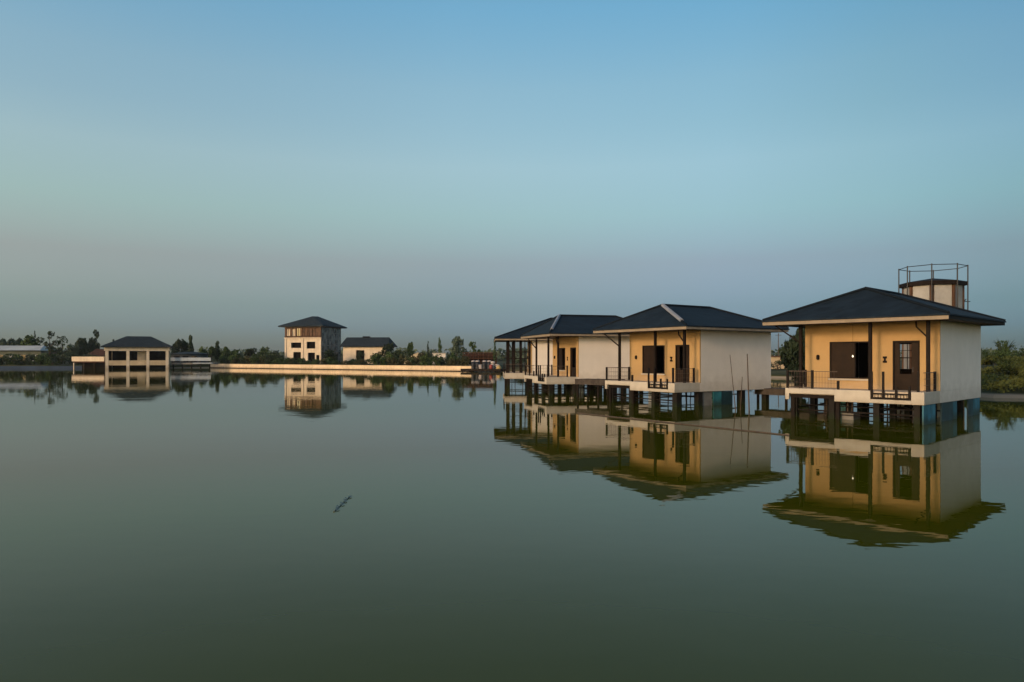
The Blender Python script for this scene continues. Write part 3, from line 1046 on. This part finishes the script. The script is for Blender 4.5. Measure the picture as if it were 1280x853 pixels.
# boardwalks between the villas
def boardwalk(a, c, wdt, z, label):
    e = empty('boardwalk', (a[0], a[1], 0), math.atan2(c[1] - a[1], c[0] - a[0]), label, 'walkway', 'boardwalks linking the villas')
    L_ = math.hypot(c[0] - a[0], c[1] - a[1])
    d = MB()
    n = int(L_ / .2)
    for k in range(n):
        d.box(k * .2, k * .2 + .185, -wdt / 2, wdt / 2, z - .05, z + random.uniform(-.008, .008))
    d.box(0, L_, -wdt / 2 + .02, -wdt / 2 + .12, z - .42, z - .055).box(0, L_, wdt / 2 - .12, wdt / 2 - .02, z - .42, z - .055)
    d.build('planking', M['planks'], e)
    for k in range(int(L_ / 2) + 1):
        for s in (-1, 1):
            x = min(L_ - .15, .15 + k * 2)
            MB().bar((x, s * (wdt / 2 - .2), -1.2), (x, s * (wdt / 2 - .2), z - .43), .09, 8).build('pile', M['timber'], e)


boardwalk((5.4, 54.2), (8.0, 51.5), 1.6, 1.35, 'short dark plank walkway between the third and the middle villa')
boardwalk((16.9, 47.4), (20.4, 43.3), 1.6, .95, 'short plank walkway between the middle and the nearest villa')

# mooring poles and a floating boom
for (x, y, lx, ly, h, lab) in ((12.6, 39.3, -.32, .0, 3.15, 'thin leaning bamboo pole standing in the water by the middle villa'),
                               (13.3, 39.1, -.1, .05, 3.2, 'thick dark upright pole standing in the water by the middle villa'),
                               (12.95, 39.6, .12, 0, 1.9, 'short faint cane between the two taller poles by the middle villa')):
    r_ = .045 if h > 3.18 else .028
    tag(MB().bar((x - lx * .3, y, -1), (x + lx, y + ly, h), r_, 7, r_ * .6).build('mooring_pole', M['bamboo'], None), lab, 'pole', 'poles in the water by the middle villa')
bm = MB()
for k in range(3):
    a, c = along((3.5, 37.4), (10.55, 26.9), k / 3), along((3.5, 37.4), (10.55, 26.9), (k + 1.04) / 3)
    bm.bar((a[0], a[1], .012), (c[0], c[1], .012), .034, 7, .028)
tag(bm.build('floating_pole', M['bamboo']), 'long thin bamboo boom floating on the water before the villas', 'pole')

tw = MB()
tw.bar((-3.46, 13.55, .004), (-3.49, 15.1, .008), .018, 6, .008)
for k in range(9):
    u = k / 9
    x, y = -3.46 - .03 * u, 13.6 + 1.4 * u
    s = random.choice((-1, 1)) * random.uniform(.03, .075)
    tw.poly([(x, y, .022), (x + s * .5 - .03, y + .1, .03), (x + s, y + .2, .02), (x + s * .5 + .04, y + .07, .018)])
tag(tw.build('floating_twig', mat('wet_leaf', (.085, .105, .085), .5)), 'small dark leafy twig drifting alone on the open water', 'twig')

# ------------------------------------------------------------------ unfinished round tower behind the first villa
TX, TY = 31.35, 52.0
t = empty('unfinished_tower', (TX, TY, 0), .22, 'unfinished round tower with scaffold rails rising behind the nearest villa roof', 'tower')
t.scale = (.91, .91, 1)
n8 = [(math.cos(2 * math.pi * k / 8), math.sin(2 * math.pi * k / 8)) for k in range(8)]
for k in range(8):
    a, c = n8[k], n8[(k + 1) % 8]
    p, q = Vector((a[0] * 2.05, a[1] * 2.05, 0)), Vector((c[0] * 2.05, c[1] * 2.05, 0))
    d = (q - p)
    mb = MB()
    mb.beam(p + d * .1 + Vector((0, 0, 3.6)), p + d * .9 + Vector((0, 0, 3.6)), .15, 9.3)
    mb.build('wall_panel', M['concrete_pale'], t)
    MB().box(a[0] * 2.07 - .09, a[0] * 2.07 + .09, a[1] * 2.07 - .09, a[1] * 2.07 + .09, -1.5, 8.3).build('column', M['brown'], t)
sl = MB()
sl.mesh([(x * 2.38, y * 2.38, z) for z in (8.26, 8.55) for x, y in n8] + [(0, 0, 8.9)],
        [tuple(range(7, -1, -1))] + [(k, (k + 1) % 8, 8 + (k + 1) % 8, 8 + k) for k in range(8)] + [(8 + k, 8 + (k + 1) % 8, 16) for k in range(8)])
sl.build('roof_slab', M['timber'], t)
for k, (x, y) in enumerate(n8):
    MB().bar((x * 2.42, y * 2.42, -1.5), (x * 2.42, y * 2.42, 9.75), .045, 6).build('scaffold_pole', M['steel'], t)
sc = MB()
for k in range(8):
    a, c = n8[k], n8[(k + 1) % 8]
    sc.bar((a[0] * 2.42, a[1] * 2.42, 9.68), (c[0] * 2.42, c[1] * 2.42, 9.68), .028, 5)
a, c = n8[7], n8[0]
sc.bar((2.42, 0, 7.2), (3.4, -.3, 7.2), .03, 5)
sc.bar((a[0] * 2.3, a[1] * 2.3, 7.25), (c[0] * 2.3, c[1] * 2.3, 6.6), .035, 5)
sc.build('guard_rail', M['steel'], t)

# ------------------------------------------------------------------ far buildings
# three-storey building
e = empty('three_storey_building', (X(401, 204), 204, 1.1), R(-13.9), 'three-storey building with dark hip roof, pale lower front and glazed side', 'building')
Wt, Dt = 11.6, 12.0
fw_ = MB()
holes = [(-9.7, -6.4, 4.3, 6.3), (-9.0, -6.5, 0, 3.5), (-4.6, -1.8, 4.0, 6.5), (-4.2, -1.9, 0, 3.3), (-1.5, -.3, 0, 2.6)]
wall_cells(fw_, 'y', 0, .3, -Wt, 0, 0, 7.6, holes)
fw_.build('lower_wall', M['cream'], e)
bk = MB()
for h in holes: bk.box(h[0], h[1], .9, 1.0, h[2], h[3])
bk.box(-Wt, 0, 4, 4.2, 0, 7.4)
bk.build('dark_room', M['shade_fill'], e)
MB().box(-9.7, -6.4, -.02, .06, 4.3, 4.7).build('balcony_panel', M['cream'], e)
MB().box(-4.6, -1.8, -.02, .06, 4.0, 4.5).build('balcony_panel', M['cream'], e)
uw = MB()
wh = [(-11.1, -10.0, 8.2, 10.3), (-9.3, -8.3, 8.2, 10.3), (-7.9, -6.6, 8.2, 10.5), (-5.9, -4.8, 8.2, 10.4), (-4.2, -3.2, 8.2, 10.4), (-2.7, -1.0, 8.2, 10.4)]
wall_cells(uw, 'y', -.15, .25, -Wt - .1, .1, 7.62, 11.1, wh)
uw.build('upper_wall', M['brown'], e)
for k, h in enumerate(wh):
    f = MB().box(h[0], h[1], .05, .12, h[2], h[3]).build('window', M['cream'] if k < 2 else (M['glass'] if k == 2 else M['brown']), e)
    MB().box((h[0] + h[1]) / 2 - .05, (h[0] + h[1]) / 2 + .05, 0, .049, h[2], h[3]).build('mullion', M['timber'], f)
MB().box(-Wt, -Wt + .3, .3, Dt, 0, 11.1).box(-Wt + .3, 0, Dt - .3, Dt, 0, 11.1).build('rear_wall', M['cream'], e)
gl = MB().box(-.1, .05, .3, Dt, 0, 11.05).build('glazed_side', M['tower_glass'], e)
gm_ = MB()
for z in (.1, 1.9, 3.7, 5.5, 7.3, 9.2, 10.95): gm_.box(.05, .13, .3, Dt, z - .09, z + .09)
for k in range(9):
    y = .3 + (Dt - .45) * k / 8
    gm_.box(.06, .16, y, y + .15, 0, 11.05)
gm_.build('mullion', M['concrete'], gl)
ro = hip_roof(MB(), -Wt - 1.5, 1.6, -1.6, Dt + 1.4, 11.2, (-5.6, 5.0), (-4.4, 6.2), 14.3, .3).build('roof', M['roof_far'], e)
MB().box(-Wt - 1.2, 1.3, -1.3, Dt + 1.1, 10.85, 10.89).build('soffit', M['brown'], e)

for x in (-11.75, -6.1, -.35):
    MB().box(x, x + .5, -.18, -.002, 0, 7.6).build('pilaster', M['cream'], e)
MB().box(-11.9, .3, -.32, -.16, 7.5, 7.75).build('cornice', M['cream'], e)
MB().box(-11.9, .3, -.32, -.16, 10.75, 11.0).build('cornice', M['tan'], e)
MB().box(-11.8, .2, -.3, -.17, 8.1, 8.22).build('balcony_rail', M['timber'], e)

# long low house beside it
e = empty('low_house', (X(428.5, 204), 203.5, 1.1), R(-6), 'long low pale house with a dark roof beside the three-storey building', 'house')
fw_ = MB()
wall_cells(fw_, 'y', 0, .3, .2, 13.2, 0, 5.1, [(4.1, 6.6, 0, 4.0), (10.6, 11.9, 1.2, 3.6)])
fw_.box(.2, .5, .3, 8, 0, 5.1).box(12.9, 13.2, .3, 8, 0, 5.1).box(.5, 12.9, 7.7, 8, 0, 5.1)
fw_.build('wall', M['cream'], e)
MB().box(4.1, 6.6, .5, .6, 0, 4.0).build('doorway', M['shade_fill'], e)
MB().box(10.6, 11.9, .15, .2, 1.2, 3.6).build('window', M['glass'], e)
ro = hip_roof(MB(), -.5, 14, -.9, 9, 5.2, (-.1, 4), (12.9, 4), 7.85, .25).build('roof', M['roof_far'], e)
MB().box(4.9, 7.0, 3.6, 4.4, 7.75, 8.15).build('ridge_vent', M['cap'], ro)

# lake pavilion
YP = 187
px0 = X(131, YP)
e = empty('lake_pavilion', (-106.8, 183, 0), R(24), 'open two-level lake pavilion on cream columns under a dark hip roof', 'pavilion')
WP, DP = 15.1, 9
cols = [.45, 5.3, 10.0, WP - .45]
for x in cols:
    for y in (.35, DP - .4):
        MB().box(x - .36, x + .36, y - .35, y + .35, -1, 4.75).build('column', M['cream'], e)
MB().box(-.2, WP + .2, -.05, .7, 4.76, 5.65).box(-.2, WP + .2, DP - .7, DP, 4.76, 5.65).box(-.2, .5, .7, DP - .7, 4.76, 5.65).box(WP - .5, WP + .2, .7, DP - .7, 4.76, 5.65).build('ring_beam', M['cream'], e)
pb = MB()
for a, c in zip(cols[:-1], cols[1:]): pb.box(a + .361, c - .361, .05, .45, .9, 2.2)
pb.build('parapet', M['tan'], e)
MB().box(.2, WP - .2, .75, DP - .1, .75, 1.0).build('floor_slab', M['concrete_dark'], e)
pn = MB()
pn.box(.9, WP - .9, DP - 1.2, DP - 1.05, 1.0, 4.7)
pn.build('back_shade', M['shade_fill'], e)  # near-black sheet painting the shade behind the bays
MB().box(.62, .75, .9, DP - .85, -.8, 4.7).build('side_shade', M['shade_fill'], e)  # near-black sheet added so the end bay looks shaded
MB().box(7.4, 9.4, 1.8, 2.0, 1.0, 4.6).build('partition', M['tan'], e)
MB().box(.9, WP - .9, DP - .8, DP - .75, -.8, .74).build('skirt_wall', M['shade_fill'], e)
hip_roof(MB(), -.9, WP + .9, -.9, DP + .9, 5.95, (4.6, 4.5), (WP - 4.6, 4.5), 8.75, .28).build('roof', M['roof_far'], e)

# terrace next to it
x0, x1 = X(91, 186), -107.6
e = empty('lake_terrace', (x0, 185.5, 0), R(-8), 'raised terrace with a long cream parapet beside the lake pavilion', 'terrace')
Lx = x1 - x0
MB().box(0, Lx, 0, .35, 1.95, 3.2).build('parapet', M['cream'], e)
MB().box(0.1, Lx, .36, 8, 1.6, 1.94).build('deck', M['roof_brown'], e)
for k in range(4):
    x = .25 + k * (Lx - .5) / 3
    MB().box(x - .14, x + .14, .4, .7, -1, 1.6).build('pile', M['fascia'] if k == 0 else M['timber'], e)
MB().box(.6, Lx - .2, 3, 3.1, -.8, 1.59).build('skirt_wall', M['shade_fill'], e)
e = empty('brown_roofed_shelter', (X(106, 198), 198, .8), R(1), 'low shelter with a dark red-brown roof behind the terrace', 'shelter')
MB().box(.5, 6.5, .5, 4, 0, 2.6).build('wall', M['brown'], e)
hip_roof(MB(), 0, 7.2, 0, 4.6, 2.6, (1.8, 2.3), (5.4, 2.3), 4.6, .2).build('roof', M['roof_brown'], e)

# grey house and pale parapets on the other side
e = empty('grey_house', (X(214, 203), 203, .9), R(2), 'dim blue-grey house half hidden beside the lake pavilion', 'house')
MB().box(0, 8.2, 0, 6, 0, 3.1).build('wall', mat('slate_wall', (.05, .06, .07), .8), e)
for k in range(3):
    f = MB().box(.8 + k * 2.5, 2.4 + k * 2.5, -.06, -.003, .8, 2.5).build('window', M['glass'], e)
hip_roof(MB(), -.5, 8.7, -.5, 6.5, 3.1, (2.2, 3), (6, 3), 3.75, .15).build('roof', M['roof_far'], e)
e = empty('pale_jetty', (X(213, 191), 191, 0), R(6), 'pale low jetty with a light parapet running from the pavilion to the lake wall', 'jetty')
MB().box(0, 10.6, 0, .3, 2.05, 2.95).build('parapet', M['pale_blue'], e)
MB().box(0, 11.5, .31, 3.5, 1.1, 1.5).build('deck', M['concrete'], e)
MB().box(6.2, 11.2, -.9, -.2, 1.3, 1.55).build('rail', M['pale_blue'], e)
for k in range(5):
    MB().box(.4 + k * 2.4, .7 + k * 2.4, .5, .8, -1, 1.09).build('pile', M['concrete_dark'], e)
    MB().box(.45 + k * 2.4, .65 + k * 2.4, .05, .25, 1.5, 2.049).build('rail_post', M['concrete_dark'], e)

# pale shed
e = empty('shed', (X(-40, 216), 216, 1.0), R(1), 'long low shed with a pale metal roof at the edge of the view', 'shed')
Ls = X(47, 216) - X(-40, 216)
MB().box(0, Ls, 1.2, 9, 0, 4.1).build('wall', M['shed_wall'], e)
sh = MB()
sh.mesh([(-.6, 0, 4.2), (Ls + .4, 0, 4.2), (Ls - 1.5, 5, 5.75), (-.6, 5, 5.75), (-.6, 10, 4.2), (Ls + .4, 10, 4.2)], [(0, 1, 2, 3), (3, 2, 5, 4), (1, 5, 2), (0, 3, 4), (0, 4, 5, 1)])
sh.build('roof', M['shed'], e)
for k in range(6):
    MB().box(1 + k * 3.6, 2.6 + k * 3.6, 1.12, 1.198, .8, 2.8).build('window', M['shed'] if k % 2 else M['glass'], e)

# sloped bank edging, its shade and sky tint put into the colour
ll = MB()
P = [(-236, 80), (-216, 159), (-165.5, 186), (-137, 187.6), (-118, 190), (-106, 193.6)]
for a, c in zip(P[:-1], P[1:]):
    ll.poly([(a[0], a[1] - .6, -.3), (c[0], c[1] - .6, -.3), (c[0], c[1] + .5, .62), (a[0], a[1] + .5, .62)])
    ll.poly([(a[0], a[1] + .5, .62), (c[0], c[1] + .5, .62), (c[0], c[1] + 1.4, .62), (a[0], a[1] + 1.4, .62)])
tag(ll.build('bank_edging', M['edging_shade']), 'smooth blue-grey edging along the waterline below the shed', 'edging')

# lake wall
a, c = Vector((-87, 201.2, 0)), Vector((-8, 148.2, 0))
d = c - a
e = empty('lake_wall', a, math.atan2(d.y, d.x), 'long low pale concrete lake wall before the three-storey building', 'wall')
Lw = d.length
wl_ = MB()
nseg = 19
for k in range(nseg):
    wl_.box(Lw * k / nseg + .012, Lw * (k + 1) / nseg - .012, -.2 + random.uniform(-.012, .012), .5, -.9, 1.02)
wl_.build('wall_body', M['wall_stone'], e)
MB().box(-.05, Lw + .05, -.27, .56, 1.03, 1.15).build('coping', M['wall_stone'], e)
MB().box(0, Lw, -.32, -.215, -.5, .13).build('tide_band', M['timber'], e)

# sand heap
r = random.Random(5)
sm = MB()
cx, cy = X(522, 189), 189
vs = [(0, 0, 3.3)]
for ring, (q, z) in enumerate(((.3, 2.7), (.62, 1.4), (1.0, -.1))):
    for k in range(14):
        tt = 2 * math.pi * k / 14
        vs.append((q * 4.2 * math.cos(tt) * r.uniform(.85, 1.15), q * 3.2 * math.sin(tt) * r.uniform(.85, 1.15), z * r.uniform(.9, 1.1)))
fs = [(0, 1 + k, 1 + (k + 1) % 14) for k in range(14)]
for q in range(2):
    fs += [(1 + q * 14 + k, 1 + (q + 1) * 14 + k, 1 + (q + 1) * 14 + (k + 1) % 14, 1 + q * 14 + (k + 1) % 14) for k in range(14)]
sm.mesh([(x + cx, y + cy, z + 1.1) for x, y, z in vs], fs)
tag(sm.build('sand_heap', M['sand'], None, smooth=True), 'heap of pale sand among the bushes behind the lake wall', 'heap')

# white hut
e = empty('hut', (X(541, 187), 187, 1.1), 0, 'small white flat-roofed hut behind the lake wall', 'hut')
MB().box(0, 3.4, 0, 3, 0, 2.9).build('wall', M['white'], e)
MB().box(-.2, 3.6, -.3, 3.2, 2.9, 3.1).build('roof', M['fascia'], e)
MB().box(1.9, 2.7, -.05, -.004, 0, 2.0).build('door', M['timber'], e)

# tan hut seen between the villas
e = empty('tan_hut', (X(955, 118), 118, .95), R(3), 'tan flat-roofed hut on the far bank in the gap between villas', 'hut')
MB().box(0, 7.5, 0, 4, 0, 2.15).build('wall', M['tan'], e)
MB().box(-.2, 7.7, -.3, 4.2, 2.15, 2.3).build('roof', M['brown'], e)
MB().box(5.2, 6, -.05, -.004, 0, 1.8).build('door', M['timber'], e)
e = empty('utility_pole', (X(973, 160), 160, 1.0), 0, 'thin utility pole above the tan hut in the gap between villas', 'pole')
MB().bar((0, 0, 0), (0, 0, 7.6), .11, 7, .08).build('mast', M['bamboo'], e)
MB().beam((-.7, 0, 7.1), (.7, 0, 7.1), .1, .1).build('crossarm', M['bamboo'], e)

# jetty with builders' clutter
YJ = 146
e = empty('work_jetty', (X(580, 148), 147.6, 0), R(-27), 'dark timber work jetty at the end of the pale lake wall', 'jetty')
MB().box(0, 9.6, -1.3, 1.2, .42, .62).build('deck', M['timber'], e)
MB().box(0, 9.6, -1.36, -1.31, .15, .63).build('edge_beam', M['timber'], e)
for k in range(5):
    for y in (-1.1, 1.0):
        MB().bar((.4 + k * 2.2, y, -1.2), (.4 + k * 2.2, y, .42), .1, 7).build('pile', M['timber'], e)
jm = Matrix.Translation(e.location) @ Matrix.Rotation(R(-27), 4, 'Z')


def on_jetty(u, v, z=.62):
    return jm @ Vector((u, v, z))


drum_labels = ['dark drum with pale rim at the lake-wall end of the work jetty', 'dark drum with pale rim second from the lake wall on the jetty', 'dark drum with pale rim in the middle of the work jetty',
               'dark drum with pale rim next to the red barrel on the jetty']
for k, u in enumerate((2.5, 3.5, 5.2, 6.3)):
    p = on_jetty(u, -.3)
    e = empty('drum', p, 0, drum_labels[k], 'drum', 'drums on the work jetty')
    MB().lathe((0, 0, 0), [(.42, 0), (.45, .05), (.43, .1), (.43, .7), (.45, .75), (.43, .8), (.42, 1.5)], 14).build('barrel', M['drum'], e, smooth=True)
    MB().lathe((0, 0, 1.501), [(.45, 0), (.45, .14), (.3, .24), (.3, .23)], 14).build('rim', M['sack'], e)
for k, (u, v, h, lab) in enumerate(((4.4, -.5, .9, 'white sack slumped between the drums on the work jetty'), (7.0, -.2, 1.6, 'tall bulging white sack stack past the drums on the jetty'), (8.0, .2, 1.0, 'white sack near the far villa end of the jetty'))):
    p = on_jetty(u, v)
    s = MB()
    for q in range(3):
        s.lathe((p.x + random.uniform(-.08, .08), p.y, p.z + q * h / 3), [(.1, 0), (.42, .06), (.46, h / 6), (.4, h / 3 - .06), (.1, h / 3)], 10)
    tag(s.build('sack', M['sack'], None, smooth=True), lab, 'sack', 'sacks on the work jetty')
p = on_jetty(7.1, -1.0)
tag(MB().lathe(p, [(.3, 0), (.36, .2), (.36, .75), (.28, .9)], 14).build('barrel', M['red'], None, smooth=True), 'red plastic barrel at the edge of the work jetty', 'barrel')
p = on_jetty(8.7, -.6)
tag(MB().lathe(p, [(.5, 0), (.55, .25), (.4, .55), (.12, .8)], 9).build('tarp_bundle', M['ochre'], None, smooth=True), 'ochre tarpaulin bundle at the villa end of the work jetty', 'bundle')

e = empty('rusty_frame', (X(579, 158), 158, 1.1), R(-20), 'rusty scaffold frame behind the work jetty', 'scaffold')
for k in range(7):
    for y in (0, 1.4):
        MB().bar((k * 1.25, y, 0), (k * 1.25, y, 3.1), .06, 6).build('upright', M['rust'], e)
ll = MB()
for z in (.9, 1.6, 2.3, 3.0):
    for y in (0, 1.4): ll.bar((-.2, y, z), (7.7, y, z), .05, 5)
ll.build('ledger', M['rust'], e)
MB().box(0, 7.5, .1, 1.3, 1.62, 1.68).box(0, 7.5, .1, 1.3, 2.5, 2.56).build('boards', M['rust'], e)
MB().box(0, 7.4, 1.5, 1.53, .3, 2.9).build('netting', M['rust_dark'], e)

# evening air
hz = MB().box(-5200, 5200, -5200, 5200, -2.2, 17.5)
m = bpy.data.materials.new('haze_air')
m.use_nodes = True
nt = m.node_tree
nt.nodes.remove(nt.nodes['Principled BSDF'])
v = nt.nodes.new('ShaderNodeVolumePrincipled')
v.inputs['Color'].default_value = (.82, .86, .9, 1)
v.inputs['Density'].default_value = .00009
nt.links.new(v.outputs[0], nt.nodes['Material Output'].inputs['Volume'])
tag(hz.build('haze', m), 'thin evening haze over the lake', 'haze', kind='stuff')
